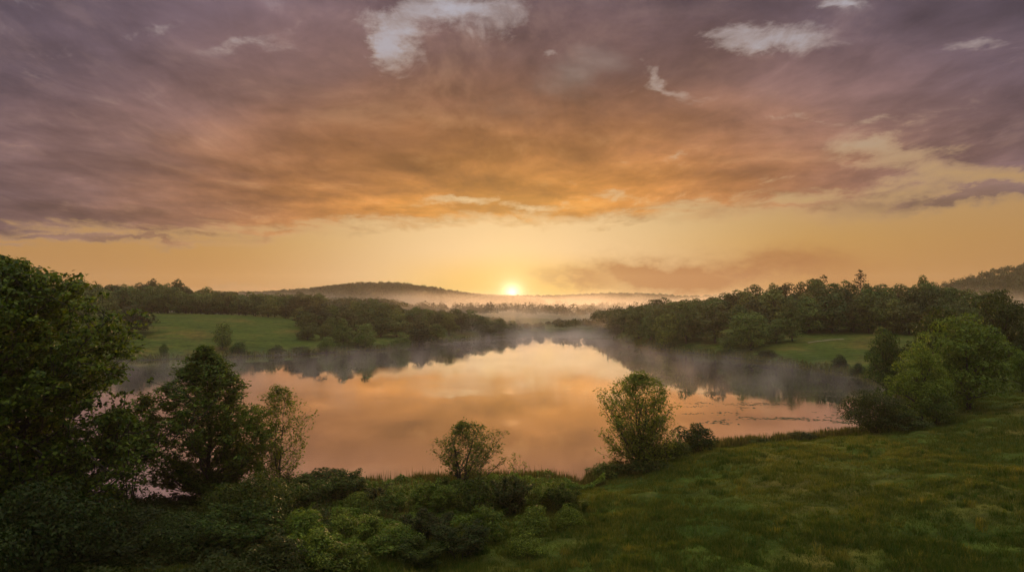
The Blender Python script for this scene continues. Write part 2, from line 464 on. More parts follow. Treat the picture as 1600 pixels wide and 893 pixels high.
def water_mat():
    m, nt, nd, lk = new_mat('lake_water')
    out = nd.new('ShaderNodeOutputMaterial')
    df = nd.new('ShaderNodeBsdfDiffuse'); df.inputs[0].default_value = (.030, .028, .024, 1)
    gl = nd.new('ShaderNodeBsdfGlossy'); gl.inputs['Roughness'].default_value = .035; gl.inputs[0].default_value = (.97, .94, .93, 1)
    geo = nd.new('ShaderNodeNewGeometry')
    mp = nd.new('ShaderNodeMapping'); mp.inputs['Scale'].default_value = (.55, 1.1, 1)
    n1 = nd.new('ShaderNodeTexNoise'); n1.inputs['Scale'].default_value = 1.1; n1.inputs['Detail'].default_value = 4
    n2 = nd.new('ShaderNodeTexNoise'); n2.inputs['Scale'].default_value = .035; n2.inputs['Detail'].default_value = 3
    r2 = nd.new('ShaderNodeMapRange'); r2.inputs[1].default_value = .45; r2.inputs[2].default_value = .68; r2.inputs[3].default_value = .12; r2.inputs[4].default_value = 1
    lk.new(geo.outputs['Position'], mp.inputs[0]); lk.new(mp.outputs[0], n1.inputs[0]); lk.new(geo.outputs['Position'], n2.inputs[0]); lk.new(n2.outputs[0], r2.inputs[0])
    hm = nd.new('ShaderNodeMath'); hm.operation = 'MULTIPLY'; lk.new(n1.outputs[0], hm.inputs[0]); lk.new(r2.outputs[0], hm.inputs[1])
    bp = nd.new('ShaderNodeBump'); bp.inputs['Strength'].default_value = .10; bp.inputs['Distance'].default_value = .10
    lk.new(hm.outputs[0], bp.inputs['Height'])
    for s in (gl,): lk.new(bp.outputs[0], s.inputs['Normal'])
    rr = nd.new('ShaderNodeMapRange'); rr.inputs[1].default_value = .42; rr.inputs[2].default_value = .70; rr.inputs[3].default_value = .02; rr.inputs[4].default_value = .085
    lk.new(n2.outputs[0], rr.inputs[0]); lk.new(rr.outputs[0], gl.inputs['Roughness'])
    ms = nd.new('ShaderNodeMixShader'); ms.inputs[0].default_value = .95; lk.new(df.outputs[0], ms.inputs[1]); lk.new(gl.outputs[0], ms.inputs[2])
    lk.new(ms.outputs[0], out.inputs[0])
    return m

# ------------------------------------------------------------------ the setting
def build_ground():
    fine = np.radians(np.linspace(-52, 52, 620)); rest = np.radians(np.linspace(52, 308, 130))[1:-1]
    th = np.concatenate([fine, rest])
    r = np.concatenate([np.geomspace(6, 34, 14)[:-1], np.linspace(34, 130, 190)[:-1], np.geomspace(130, 700, 170)[:-1], np.geomspace(700, 9000, 70)])
    A, R = np.meshgrid(th, r)
    x = (np.sin(A) * R).ravel(); y = (np.cos(A) * R).ravel()
    z = ground(x, y)
    v = np.stack([x, y, z], 1)
    n = len(th); k = len(r)
    i = np.arange(k - 1)[:, None] * n; j = np.arange(n)[None]; j2 = (j + 1) % n
    q = np.stack([i + j, i + n + j, i + n + j2, i + j2], -1).reshape(-1, 4)
    c = len(v); v = np.vstack([v, [[0, 0, gz(0, 0)]]])
    t = np.stack([np.full(n, c), np.arange(n), (np.arange(n) + 1) % n], 1)
    q = q[:, ::-1]; 
    me = mesh_from('ground', v, [q, t[:, ::-1]], smooth=True)
    o = link('ground', me, ground_mat()); tag(o, kind='structure')
    me.flip_normals() if me.polygons[1000].normal.z < 0 else None

def build_water():
    x0, y0 = P.min(0) - 12; x1, y1 = P.max(0) + 12
    v = [[x0, y0, 0], [x1, y0, 0], [x1, y1, 0], [x0, y1, 0]]
    o = link('lake_water', mesh_from('lake_water', v, [np.array([[0, 1, 2, 3]])]), water_mat()); tag(o, kind='structure')

build_ground(); build_water()
def build_path():
    px = np.linspace(1262, 1318, 24); d = 292 + 3 * np.sin(np.linspace(0, 2.4, 24)) + np.linspace(0, 4, 24)
    x = X_at(px, d); v = []
    for a, b in zip(x, d): v += [[a, b - 1.0, gz(a, b - 1.0) + .10], [a, b + 1.0, gz(a, b + 1.0) + .10]]
    i = np.arange(23)[:, None] * 2
    m, nt, nd, lk = new_mat('trodden_earth'); out = nd.new('ShaderNodeOutputMaterial'); pb = nd.new('ShaderNodeBsdfPrincipled')
    nz = nd.new('ShaderNodeTexNoise'); nz.inputs['Scale'].default_value = 1.2; cr = nd.new('ShaderNodeMix'); cr.data_type = 'RGBA'
    cr.inputs[6].default_value = (.10, .11, .04, 1); cr.inputs[7].default_value = (.24, .21, .14, 1); lk.new(nz.outputs[0], cr.inputs[0]); lk.new(cr.outputs[2], pb.inputs[0]); pb.inputs['Roughness'].default_value = .95
    lk.new(pb.outputs[0], out.inputs[0])
    tag(link('path', mesh_from('path', v, [np.concatenate([i, i + 2, i + 3, i + 1], 1)]), m), kind='structure')
build_path()

# ------------------------------------------------------------------ placing things
EXT = {}
def extent(me):
    if me.name not in EXT:
        c = np.empty(len(me.vertices) * 3, np.float32); me.vertices.foreach_get('co', c); c = c.reshape(-1, 3)
        EXT[me.name] = (float(np.percentile(c[:, 2], 99.9)), float(np.percentile(np.abs(c[:, :2]), 99.3)))
    return EXT[me.name]
def plant(name, meshes, mats, label, cat, px, d, top=None, H=None, half=None, R=None, rz=0.0, group=None, sink=0.0, scale=None):
    x = X_at(px, d); z = gz(x, d)
    if scale is None:
        eh, er = extent(meshes[1])
        sz = (Z_at(top, d) - z + sink) / eh
        sx = (half / F * d / er) if half is not None else sz
        scale = (sx, sx, sz)
    t = thing(name, label, cat, group, (x, d, z - sink), rz, scale)
    link('trunk', meshes[0], mats[1], t); link('crown', meshes[1], mats[0], t)
    return t

def copy_thing(t, loc, rz, scale, label=None, group=None):
    c = t.copy(); COL.objects.link(c)
    c.location = loc; c.rotation_euler = (0, 0, rz); c.scale = scale
    if label: c['label'] = label
    if group: c['group'] = group
    for ch in t.children:
        k = ch.copy(); COL.objects.link(k); k.parent = c
    return c

# ---- near shore, left: the big maple and its neighbours
plant('maple_tree', outline_tree(11, 24, 11.5, .06, [(0, .75), (.2, .88), (.45, 1), (.65, .97), (.83, .83), (.94, .56), (.985, .36), (1, .2)], 120, 20, 24, .34, .36, .7, .5,
      rag=.32, shell=.6, sprig=.5, rise=.5, gap=.14, flat=.45), (M['maple'], M['barkd']),
      'huge dense dark green maple filling the left edge, taller than the horizon', 'tree', -26, 64, top=404, half=212)
plant('sapling_tree', grow(12, 12, 2.6, base=.42, n_limb=30, lift=.5, n_sub=7, stems=3, spread=1.3, clus=3, k_leaf=16, sig=.36, leaf=.30, trunk_r=.13), (M['maple'], M['barkd']),
      'thin bare-stemmed sapling clump between the huge maple and the pointed maple', 'tree', 207, 78, top=612, half=44)
plant('young_maple_tree', outline_tree(13, 19, 6.0, .10, [(0, .55), (.28, .92), (.5, 1), (.70, .80), (.86, .44), (.95, .2), (1, .06)], 84, 13, 13, .24, .36, .42, .26,
      rag=.3, shell=.5, sprig=1.3, rise=.95, gap=.10, flat=.5), (M['young'], M['barkd']),
      'pointed maple with upswept leafy branches right of the huge maple', 'tree', 322, 80, top=541, half=96)
plant('slender_tree', outline_tree(14, 13, 3.6, .14, [(0, .5), (.2, .85), (.45, 1), (.7, .85), (.9, .5), (1, .15)], 60, 8, 6, .26, .27, .5, .12, stems=2, spread=.7,
      rag=.3, shell=.4, sprig=.5, rise=.8, gap=.25), (M['airy'], M['bark']),
      'slender airy tree with thin leaves and sky showing through, right of pointed maple', 'tree', 438, 82, top=600, half=54)
plant('slender_tree', grow(15, 9, 2.3, base=.2, n_limb=28, lift=.7, n_sub=6, clus=3, k_leaf=9, sig=.28, leaf=.26, trunk_r=.09), (M['airy'], M['bark']),
      'short slender tree tucked between the pointed maple and the tall airy tree', 'tree', 402, 80, top=632, half=34)
plant('sumac_tree', outline_tree(16, 9, 4.8, .36, [(0, .85), (.25, .80), (.5, 1), (.72, .78), (.88, .45), (1, .12)], 38, 9, 8, .22, .30, .42, .18, stems=3, spread=1.6,
      rag=.42, shell=.5, sprig=1.0, rise=.8, origin=.12, gap=.28), (M['sumac'], M['barkd']),
      'small crooked tree with forked branches alone above the middle shore thicket', 'tree', 724, 82, top=656, half=76)
plant('twiggy_shrub', grow(17, 4, 1.6, base=.15, n_limb=22, lift=1.2, stems=5, spread=1.3, n_sub=4, clus=2, k_leaf=3, sig=.15, leaf=.2, trunk_r=.04), (M['airy'], M['barkd']),
      'thin twiggy shrub beside the small crooked tree', 'shrub', 806, 86, top=706)
plant('willow_tree', outline_tree(18, 13, 5.4, .06, [(0, .55), (.22, .80), (.45, .88), (.65, 1), (.82, .78), (.93, .45), (1, .12)], 96, 11, 8, .26, .27, .5, .17, stems=4, spread=1.3,
      rag=.24, shell=.45, sprig=.5, rise=1.0, gap=.16), (M['airy'], M['barkd']),
      'lone leafy multi-stemmed tree standing against the bright water', 'tree', 1000, 96, top=580, half=66)

# shrubs near the water: two shared shapes per kind
BU = [clump_tree(40 + i, 4.0, 2.5, base=.02, n_clump=40, n_leaf=80, leaf=.30, trunk_r=.07, stems=6, cr=.30, rag=.5, aspect=.42) for i in range(4)]
BIG = [clump_tree(50 + i, 6.6, 5.6, base=.0, n_clump=70, n_leaf=170, leaf=.30, trunk_r=.1, stems=6, cr=.24, rag=.35, aspect=.5) for i in range(2)]
BU += [BIG[0], BIG[1]]
def bush(name, k, label, px, d, top, half, mat='bush', rz=0.0, group=None, sink=.15):
    x = X_at(px, d); z = gz(x, d)
    hh, rr = extent(BU[k][1])
    sz = (Z_at(top, d) - z + sink) / hh; sx = half / F * d / rr
    t = thing(name, label, 'shrub', group, (x, d, z - sink), rz, (sx, sx, max(.15, sz)))
    w, c = BU[k]
    if not w.materials: w.materials.append(M['barkd'])
    link('stems', w, None, t)
    c = c.copy(); c.materials.clear(); link('foliage', c, M[mat], t)
    return t
bush('dark_shrub', 4, 'big rounded shrub at the foot of the pointed maple', 398, 66, 738, 78, 'bush', 1)
bush('dark_shrub', 1, 'dark leafy shrub at the water edge right of the slender trees', 505, 80, 730, 58, 'dark', 2)
bush('dark_shrub', 2, 'wispy topped shrub ending the tall growth before the open shore', 555, 84, 737, 28, 'bush', 3)
bush('dark_shrub', 5, 'shadowed shrub at the foot of the huge maple', 180, 60, 800, 110, 'dark', 4)  # this and the next shrub: maple's shade put into dark leaf colour
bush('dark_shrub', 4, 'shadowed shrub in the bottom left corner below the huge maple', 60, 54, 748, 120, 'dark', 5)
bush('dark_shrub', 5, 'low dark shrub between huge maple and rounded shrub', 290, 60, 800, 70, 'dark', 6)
bush('round_bush', 0, 'dense dark round bush right of the lone leafy tree', 1090, 102, 661, 34, 'dark', 1)
bush('round_bush', 3, 'dark bush under the lone leafy tree, on its left', 952, 93, 720, 32, 'bush', 2)
bush('round_bush', 2, 'low bush directly at the base of the lone leafy tree', 1010, 91, 716, 44, 'dark', 5)
bush('round_bush', 1, 'small shrub between the lone leafy tree and the round bush', 1052, 98, 684, 26, 'bush', 3)
bush('round_bush', 1, 'small dark round bush on the grassy bank against the water', 1252, 113, 673, 22, 'dark', 3)
bush('round_bush', 0, 'low round bush on the bank left of the small dark round bush', 1187, 111, 684, 20, 'bush', 2)
bush('round_bush', 2, 'tiny round bush on the grass slope below the reeds', 1215, 102, 700, 13, 'bush', 1)
# right-hand shrubs and big trees by the lake
bush('lakeside_bush', 5, 'wide dark bush with ragged left side at the lake corner', 1362, 112, 608, 48, 'dark', 0)
bush('lakeside_bush', 2, 'dark bush merging into the right side of the wide lakeside bush', 1412, 110, 640, 38, 'dark', 2)
bush('lakeside_bush', 0, 'pale shrub under the bright lakeside tree', 1462, 117, 612, 30, 'bush', 2)

BT = [clump_tree(60 + i, 17, 7.0, base=.0, n_clump=70, n_leaf=170, leaf=.46, trunk_r=.35, cr=.24, rag=.3, aspect=.55) for i in range(3)]
def big(name, k, label, px, d, top, half, mat, rz=0.0):
    x = X_at(px, d); z = gz(x, d)
    hh, rr = extent(BT[k][1]); sz = (Z_at(top, d) - z) / hh; sx = half / F * d / rr
    t = thing(name, label, 'tree', None, (x, d, z - .1), rz, (sx, sx, sz))
    w, c = BT[k]
    if not w.materials: w.materials.append(M['barkd'])
    link('trunk', w, None, t)
    c = c.copy(); c.materials.clear(); link('crown', c, M[mat], t)
    return t
big('lakeside_tree', 0, 'bright green bushy tree at the lake corner, its left side lit', 1438, 122, 518, 46, 'willow', .4)
big('lakeside_tree', 1, 'large full green tree right of the bright lakeside tree', 1512, 128, 490, 66, 'willow', 1.2)
big('lakeside_tree', 2, 'green tree rising behind the two lakeside trees', 1470, 150, 477, 50, 'bush', 2.2)
big('lakeside_tree', 1, 'darker round tree at the water left of the bright lakeside tree', 1384, 165, 511, 30, 'bush', 3.0)
big('dark_tree', 2, 'tall dark tree at the right edge behind the lakeside trees', 1567, 165, 452, 50, 'dark', .3)
big('dark_tree', 0, 'dark tree cut off by the right edge of the picture', 1622, 150, 470, 46, 'dark', 1.3)
big('edge_tree', 1, 'small pale tree at the right edge below the dark trees', 1596, 142, 545, 22, 'willow', 2.6)

US = [grow(70 + i, 4.2, 2.0, base=.06, n_limb=40, lift=1.5, stems=8, spread=1.7, n_sub=5, sub=.45, clus=4, k_leaf=11, sig=.22, leaf=.27, aspect=.42, trunk_r=.05, sprig=1, up_curve=.4, jit=.5) for i in range(3)]
BU += US
for i, (px, d, top, half, mt, lb) in enumerate([
        (268, 76, 778, 46, 'dark', 'upright leafy shrub under the left side of the pointed maple'), (345, 77, 738, 42, 'bush', 'upright leafy shrub under the right side of the pointed maple'),
        (470, 74, 742, 48, 'bush', 'tall ragged shrub below the slender airy tree'), (540, 77, 738, 40, 'bush', 'ragged shrub with upright shoots ending the tall growth on the left'),
        (592, 80, 752, 26, 'bramble', 'upright shrub at the start of the low thicket by the water'), (648, 81, 756, 28, 'bramble', 'upright shrub left of the small crooked tree'),
        (688, 80, 760, 24, 'bush', 'shrub hiding the foot of the small crooked tree on its left'), (772, 80, 754, 30, 'bramble', 'shrub right of the small crooked tree'),
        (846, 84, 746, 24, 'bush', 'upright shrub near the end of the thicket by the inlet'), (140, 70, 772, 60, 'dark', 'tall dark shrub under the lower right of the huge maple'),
        (380, 60, 790, 60, 'bush', 'ragged shrub in front of the big rounded shrub'), (640, 66, 812, 40, 'bramble', 'ragged bramble clump standing above the middle of the thicket')]):
    bush('leafy_shrub', 6 + i % 3, lb, px, d, top, half, mt, i * 1.3)

# thicket along the near shore: individual bramble shrubs
rng = rs(5)
n_b = 0
for px, py, top, half in [(500, 880, 825, 52), (560, 850, 800, 40), (600, 810, 770, 34), (640, 800, 757, 34), (668, 838, 795, 40), (615, 860, 815, 44), (690, 800, 752, 36),
                          (745, 800, 742, 38), (760, 845, 790, 44), (800, 800, 746, 36), (830, 835, 785, 36), (850, 795, 750, 30), (880, 800, 753, 26), (890, 825, 785, 28),
                          (720, 865, 815, 46), (560, 800, 765, 30), (540, 890, 845, 50), (660, 880, 840, 40), (820, 865, 825, 34), (590, 790, 757, 26), (905, 800, 775, 18), (780, 778, 742, 20), (700, 775, 745, 22),
                          (475, 850, 790, 40), (440, 893, 835, 50), (870, 778, 748, 16), (620, 778, 756, 20)]:
    d = (H_CAM - 2.2) * F / (py - HY)
    for _ in range(6):
        d = (H_CAM - gz(X_at(px, d), d)) * F / (py - HY)
    bush('bramble_shrub', [0, 6, 2, 7, 8, 3, 6, 1][n_b % 8], 'low leafy bramble shrub in the thicket between the near meadow and the water', px, d, top, half * .95,
         ['bramble', 'bramble', 'bush', 'bramble', 'dark'][n_b % 5], rng.uniform(0, 6), 'bramble shrubs of the near shore thicket')
    n_b += 1

# tangle of brambles and nettles under and between the shrubs
def tangle(name, n, pxr, dr, seed, mat, label, keep, hs, leaf):
    rng = rs(seed)
    px = rng.uniform(*pxr, n); d = rng.uniform(*dr, n); x = X_at(px, d); y = d
    s_ = sdist(x, y); k = (s_ > .3) & keep(px, d, s_); x = x[k]; y = y[k]; n = len(x)
    z = ground(x, y); hf = np.clip(.75 + 1.5 * fbm(x / 4.5, y / 4.5, seed, 3) + .8 * fbm(x / 1.3, y / 1.3, seed + 9, 2), .1, 3) * hs
    c = np.stack([x, y, z + hf * rng.uniform(.15, 1.05, n) ** .5], 1)
    nn = np.array([0, -.15, .8]) + rng.normal(size=(n, 3)) * .55
    v, f, tn = leaves(c, nn, leaf, rng, .5)
    tn = np.clip(np.repeat(.5 + 1.1 * fbm(x / 3.5, y / 3.5, seed + 3, 2), 4) * .6 + tn * .4, 0, 1)
    o = link(name, mesh_from(name, v, [f], tn), mat)
    tag(o, label, 'undergrowth', kind='stuff')
tangle('bramble_tangle', 150000, (420, 945), (55, 96), 31, M['bramble'], 'tangled brambles and nettles covering the near bank below the meadow',
       lambda px, d, s_: d > np.interp(px, [420, 560, 700, 800, 880, 945], [50, 58, 64, 71, 78, 88]) + 3 * fbm(px / 30., d / 3., 6, 2), 1.0, .30)
tangle('shaded_tangle', 120000, (-600, 520), (50, 90), 32, M['dark'], 'undergrowth below the huge maple and the pointed maple, its leaves coloured dark for shade',
       lambda px, d, s_: d > 48, 1.5, .32)  # shade under the maple painted in with the dark leaf colour

# ---- woods across the lake
WT = [clump_tree(80 + i, 17, 6.2, base=0, n_clump=34, n_leaf=100, leaf=.78, trunk_r=.3, shape=[.4, 1.2, .8, .2, 1.0][i % 5], cr=.37, rag=.3) for i in range(6)]
WIDE = clump_tree(95, 12, 6.5, base=.02, n_clump=50, n_leaf=70, leaf=.8, trunk_r=.3, cr=.3)
PROTO = {}
def wood_tree(k, mat, x, y, h, w, label, group=None, name='broadleaf_tree', cat='tree', rz=0.0):
    z = gz(x, y)
    hh, rr = extent(WT[k][1]); sc = (w / rr, w / rr, (h + .7) / hh)
    key = (k, mat, name)
    if key not in PROTO:
        t = thing(name, label, cat, group, (x, y, z - .7), rz, sc)
        wm, c = WT[k]
        if not wm.materials: wm.materials.append(M['barkd'])
        link('trunk', wm, None, t)
        c = c.copy(); c.materials.clear(); link('crown', c, M[mat], t)
        PROTO[key] = t
        return t
    t = copy_thing(PROTO[key], (x, y, z - .7), rz, sc, label)
    if group: t['group'] = group
    elif 'group' in t: del t['group']
    return t

def curve_y(pts):
    a = np.array(pts, float)
    return lambda px: float(np.interp(px, a[:, 0], a[:, 1]))

TAKEN = []
def wood(rows, px0, px1, sky, label, group, seed, hmin=13, hmax=20, mats=('wood', 'wood', 'woodmid'), gap=1.0, slack=0):
    rng = rs(seed); n = 0
    for ri, (dfun, last) in enumerate(rows):
        px = px0 + rng.uniform(0, 20)
        while px < px1:
            d = dfun(px) + rng.normal() * 5
            w = rng.uniform(5.6, 9.0) * gap
            x = X_at(px, d)
            if sdist(np.array([x]), np.array([d]))[0] > 1.5:
                z = gz(x, d)
                hs = Z_at(sky(px) + rng.uniform(0, 5) * (1 if last == 1 else 2.2) - (4 if rng.rand() < .16 and last == 1 else 0), d) - z
                h = hs if last == 1 else min(rng.uniform(hmin, hmax) * {0: 1, 2: .55, 3: .8}[last], hs)
                h = min(h, 26)
                if h > 3.5 and not any((x - a) ** 2 + (d - b) ** 2 < (w * .55) ** 2 for a, b in TAKEN):
                    wood_tree(rng.randint(6), mats[rng.randint(len(mats))], x, d, h, w * min(1, .45 + h / 26), label, group, rz=rng.uniform(0, 6.28))
                    TAKEN.append((x, d)); n += 1
            px += w * 1.2 * F / d * rng.uniform(.8, 1.2)
    return n

# individually recognisable trees first
def solo(px, d, top, half, label, mat='wood', k=0, name='broadleaf_tree', cat='tree', rz=0.0, group=None):
    x = X_at(px, d); z = gz(x, d)
    TAKEN.append((x, d))
    return wood_tree(k, mat, x, d, Z_at(top, d) - z, half / F * d, label, group, name, cat, rz)
solo(348, 288, 503, 17, 'lone tree standing in the left meadow above the shore', 'wood', 3, 'meadow_tree')
solo(374, 285, 533, 13, 'shrub at the right foot of the lone meadow tree', 'wood', 2, 'meadow_shrub', 'shrub')
solo(257, 273, 536, 8, 'small pointed shrub on the left meadow near the dark wood', 'wood', 1, 'meadow_shrub', 'shrub')
solo(432, 291, 538, 11, 'low shrub on the left shore right of the lone meadow tree', 'wood', 4, 'meadow_shrub', 'shrub')
solo(472, 297, 540, 17, 'wide low shrub on the left shore near the peninsula trees', 'wood', 5, 'meadow_shrub', 'shrub')
solo(205, 318, 475, 38, 'large dark tree at the left end of the far meadow', 'dark', 0, rz=1)
solo(160, 300, 490, 36, 'dark tree left of the large dark tree by the far meadow', 'wood', 4, rz=2)
solo(188, 288, 522, 16, 'pale bush in front of the large dark tree on the left shore', 'woodlight', 2, 'shore_bush', 'shrub')
solo(205, 283, 540, 13, 'pale green low bush at the water below the large dark tree', 'woodlight', 5, 'shore_bush', 'shrub')
solo(490, 372, 474, 27, 'dark rounded tree at the right end of the far meadow', 'dark', 3, rz=.5)
solo(536, 312, 497, 17, 'pale green tall tree at the front of the peninsula', 'woodlight', 1, 'pale_tree')
solo(570, 316, 504, 21, 'pale green round tree beside the tall pale tree on the peninsula', 'woodlight', 3, 'pale_tree')
solo(511, 300, 525, 14, 'pale bush at the water left of the tall pale tree', 'woodlight', 2, 'shore_bush', 'shrub')
solo(625, 322, 518, 16, 'pale bush at the water right of the round pale tree', 'woodlight', 4, 'shore_bush', 'shrub')
solo(655, 352, 500, 22, 'dark tree overhanging the tip of the peninsula', 'dark', 4, rz=.7)
solo(1172, 292, 487, 34, 'pale green broad tree in front of the right wood', 'woodlight', 3, 'pale_tree', rz=2)
solo(1212, 295, 497, 20, 'smaller pale tree right of the broad pale tree', 'woodlight', 0, 'pale_tree')
solo(1140, 283, 515, 18, 'pale tree at the shore left of the broad pale tree', 'woodlight', 1, 'pale_tree', rz=1)
solo(1200, 268, 546, 17, 'wide dark shrub on the right shore below the broad pale tree', 'dark', 5, 'shore_bush', 'shrub')
solo(1237, 266, 554, 7, 'small round shrub in the right meadow', 'dark', 2, 'meadow_shrub', 'shrub')
solo(1311, 230, 553, 13, 'dark shrub on the right meadow close to the water', 'dark', 4, 'meadow_shrub', 'shrub')
solo(1339, 215, 566, 12, 'dark low shrub right of the dark shrub on the right meadow', 'dark', 0, 'meadow_shrub', 'shrub')
solo(1441, 395, 430, 16, 'round crowned tree standing up from the right wood skyline', 'wood', 1, 'skyline_tree')
solo(1280, 400, 430, 14, 'rounded tree top breaking the right wood skyline left of the pine', 'wood', 3, 'skyline_tree')
solo(277, 470, 436, 15, 'broad round crown standing above the left wood skyline', 'wood', 3, 'skyline_tree')
solo(237, 480, 435, 15, 'double topped crown above the left wood skyline', 'wood', 0, 'skyline_tree')
pm = pine_tree(7, 22, 6.2, .9)
pt = plant('pine_tree', pm, (M['pine'], M['barkd']), 'tall layered pine rising above the right wood skyline', 'tree', 1345, 400, top=421, half=17)

SKY_R = curve_y([(1003, 500), (1012, 488), (1030, 476), (1060, 468), (1100, 463), (1140, 451), (1180, 443), (1230, 438), (1280, 435), (1320, 437), (1400, 441), (1440, 438), (1490, 448), (1540, 456), (1700, 460)])
SKY_L = curve_y([(-50, 440), (150, 441), (190, 443), (240, 439), (275, 441), (300, 450), (350, 454), (420, 456), (480, 457), (540, 464)])
SKY_P = curve_y([(440, 484), (490, 476), (520, 472), (560, 469), (600, 469), (640, 475), (660, 478), (700, 482), (730, 480), (760, 492), (790, 498), (830, 504), (850, 514)])
SKY_H = curve_y([(918, 516), (935, 500), (960, 490), (980, 482), (1000, 476), (1030, 468), (1060, 464), (1100, 463)])
nR = wood([(lambda p: np.interp(p, [1005, 1060, 1110, 1165, 1230, 1360, 1500], [338, 314, 295, 280, 306, 318, 310]), 0),
           (lambda p: np.interp(p, [1000, 1110, 1230, 1500], [350, 315, 328, 330]), 0),
           (lambda p: 356, 0), (lambda p: 385, 1)], 1012, 1560, SKY_R, 'dark green broadleaf tree in the dense wood on the right shore', 'trees of the right shore wood', 1)
nL = wood([(lambda p: np.interp(p, [0, 110, 220, 300, 480], [300, 320, 400, 425, 440]), 0), (lambda p: np.interp(p, [0, 200, 480], [340, 430, 470]), 0),
           (lambda p: np.interp(p, [0, 200, 480], [420, 465, 520]), 1), (lambda p: np.interp(p, [0, 200, 480], [480, 540, 580]), 1)],
          95, 500, SKY_L, 'dark broadleaf tree in the wood behind the left meadow', 'trees of the wood behind the left meadow', 2)
nP = wood([(lambda p: np.interp(p, [460, 560, 640, 680, 760, 840], [330, 318, 335, 372, 415, 445]), 2), (lambda p: np.interp(p, [460, 560, 640, 680, 760, 840], [352, 344, 362, 395, 435, 460]), 3),
           (lambda p: np.interp(p, [460, 680, 760, 840], [385, 425, 455, 480]), 0), (lambda p: np.interp(p, [460, 680, 840], [410, 455, 505]), 1)],
          470, 850, SKY_P, 'dark broadleaf tree on the wooded peninsula across the water', 'trees of the peninsula', 3, 11, 19)
nH = wood([(lambda p: np.interp(p, [918, 945, 985, 1010], [446, 426, 380, 352]), 0), (lambda p: np.interp(p, [920, 1010], [464, 385]), 0), (lambda p: 490, 0), (lambda p: 520, 1)],
          922, 1050, SKY_H, 'hazy broadleaf tree on the far right headland', 'trees of the far headland', 4, 10, 18)
import sys; print('woods', nR, nL, nP, nH)

# ---- far hills and valley: tree cover that reads as one mass
def forest(name, n, fx, fy, seed, hr, wr, quads, leaf, label, dens=None, cap=None):
    rng = rs(seed)
    x = rng.uniform(*fx, n); y = rng.uniform(*fy, n)
    if dens is not None:
        k = dens(x, y, rng); x = x[k]; y = y[k]
    k = sdist(x, y) > 1
    x = x[k]; y = y[k]; n = len(x)
    z = ground(x, y)
    h = rng.uniform(*hr, n); w = rng.uniform(*wr, n)
    if cap is not None:
        h = np.minimum(h, Z_at(np.interp(x / y * F + 800, *cap), y) - z + rng.normal(size=n) * .8)
        k = h > 2.5; x, y, z, h, w = x[k], y[k], z[k], h[k], np.minimum(w[k], h[k] * .5); n = len(x)
    d = unit(rng.normal(size=(n, quads, 3))); d[..., 2] = np.abs(d[..., 2]) * 1.0 - .25
    rr = rng.uniform(.6, 1.1, (n, quads, 1))
    c = np.stack([x, y, z + h * .5], 1)[:, None] + d * rr * np.stack([w, w, h * .52], 1)[:, None]
    nn = d + rng.normal(size=d.shape) * .35 + np.array([0, 0, .2])
    v, f, tn = leaves(c.reshape(-1, 3), nn.reshape(-1, 3), leaf, rng, .8)
    tn = np.clip(np.repeat(rng.uniform(0, .7, n), quads * 4) + tn * .3, 0, 1)
    o = link(name, mesh_from(name, v, [f], tn), M['far']); tag(o, label, 'forest', kind='stuff')
forest('hill_forest', 3000, (-640, 60), (1150, 1500), 21, (9, 15), (4, 6.5), 46, 2.6, 'wooded far hill left of the sun')
forest('ridge_forest', 4200, (-700, 1100), (1780, 2000), 22, (8, 17), (5, 8), 30, 4.0, 'low wooded ridge on the horizon under the sun')
forest('right_hill_forest', 3600, (430, 1000), (560, 960), 23, (9, 15), (4, 6.5), 60, 1.9, 'wooded hill beyond the right wood')
forest('valley_forest', 1500, (-200, 300), (600, 1150), 24, (6, 15), (4, 7), 70, 1.6, 'scattered misty valley trees beyond the end of the lake',
       lambda x, y, r: (fbm(x / 70, y / 70, 5, 2) > np.where(y < 640, -.12, .02)))
forest('lake_end_forest', 1500, (-110, 130), (432, 700), 27, (8, 18), (3.5, 6), 100, 1.2, 'misty trees crowding the far end of the lake',
       lambda x, y, r: (sdist(x, y) > 1.5) & (fbm(x / 40, y / 40, 8, 2) > -.25),
       ([500, 680, 760, 835, 850, 880, 905, 925, 960, 1000, 1050], [474, 484, 496, 507, 503, 499, 501, 501, 489, 477, 466]))
forest('left_back_forest', 1300, (-520, -60), (560, 760), 25, (12, 18), (5, 7), 90, 1.5, 'deep wood behind the left meadow',
       lambda x, y, r: (x < -.17 * y))
forest('right_back_forest', 500, (60, 330), (400, 520), 26, (10, 15), (5, 7), 100, 1.3, 'deep wood on the hill behind the right shore',
       lambda x, y, r: (Z_at(470, y) < 1e9))

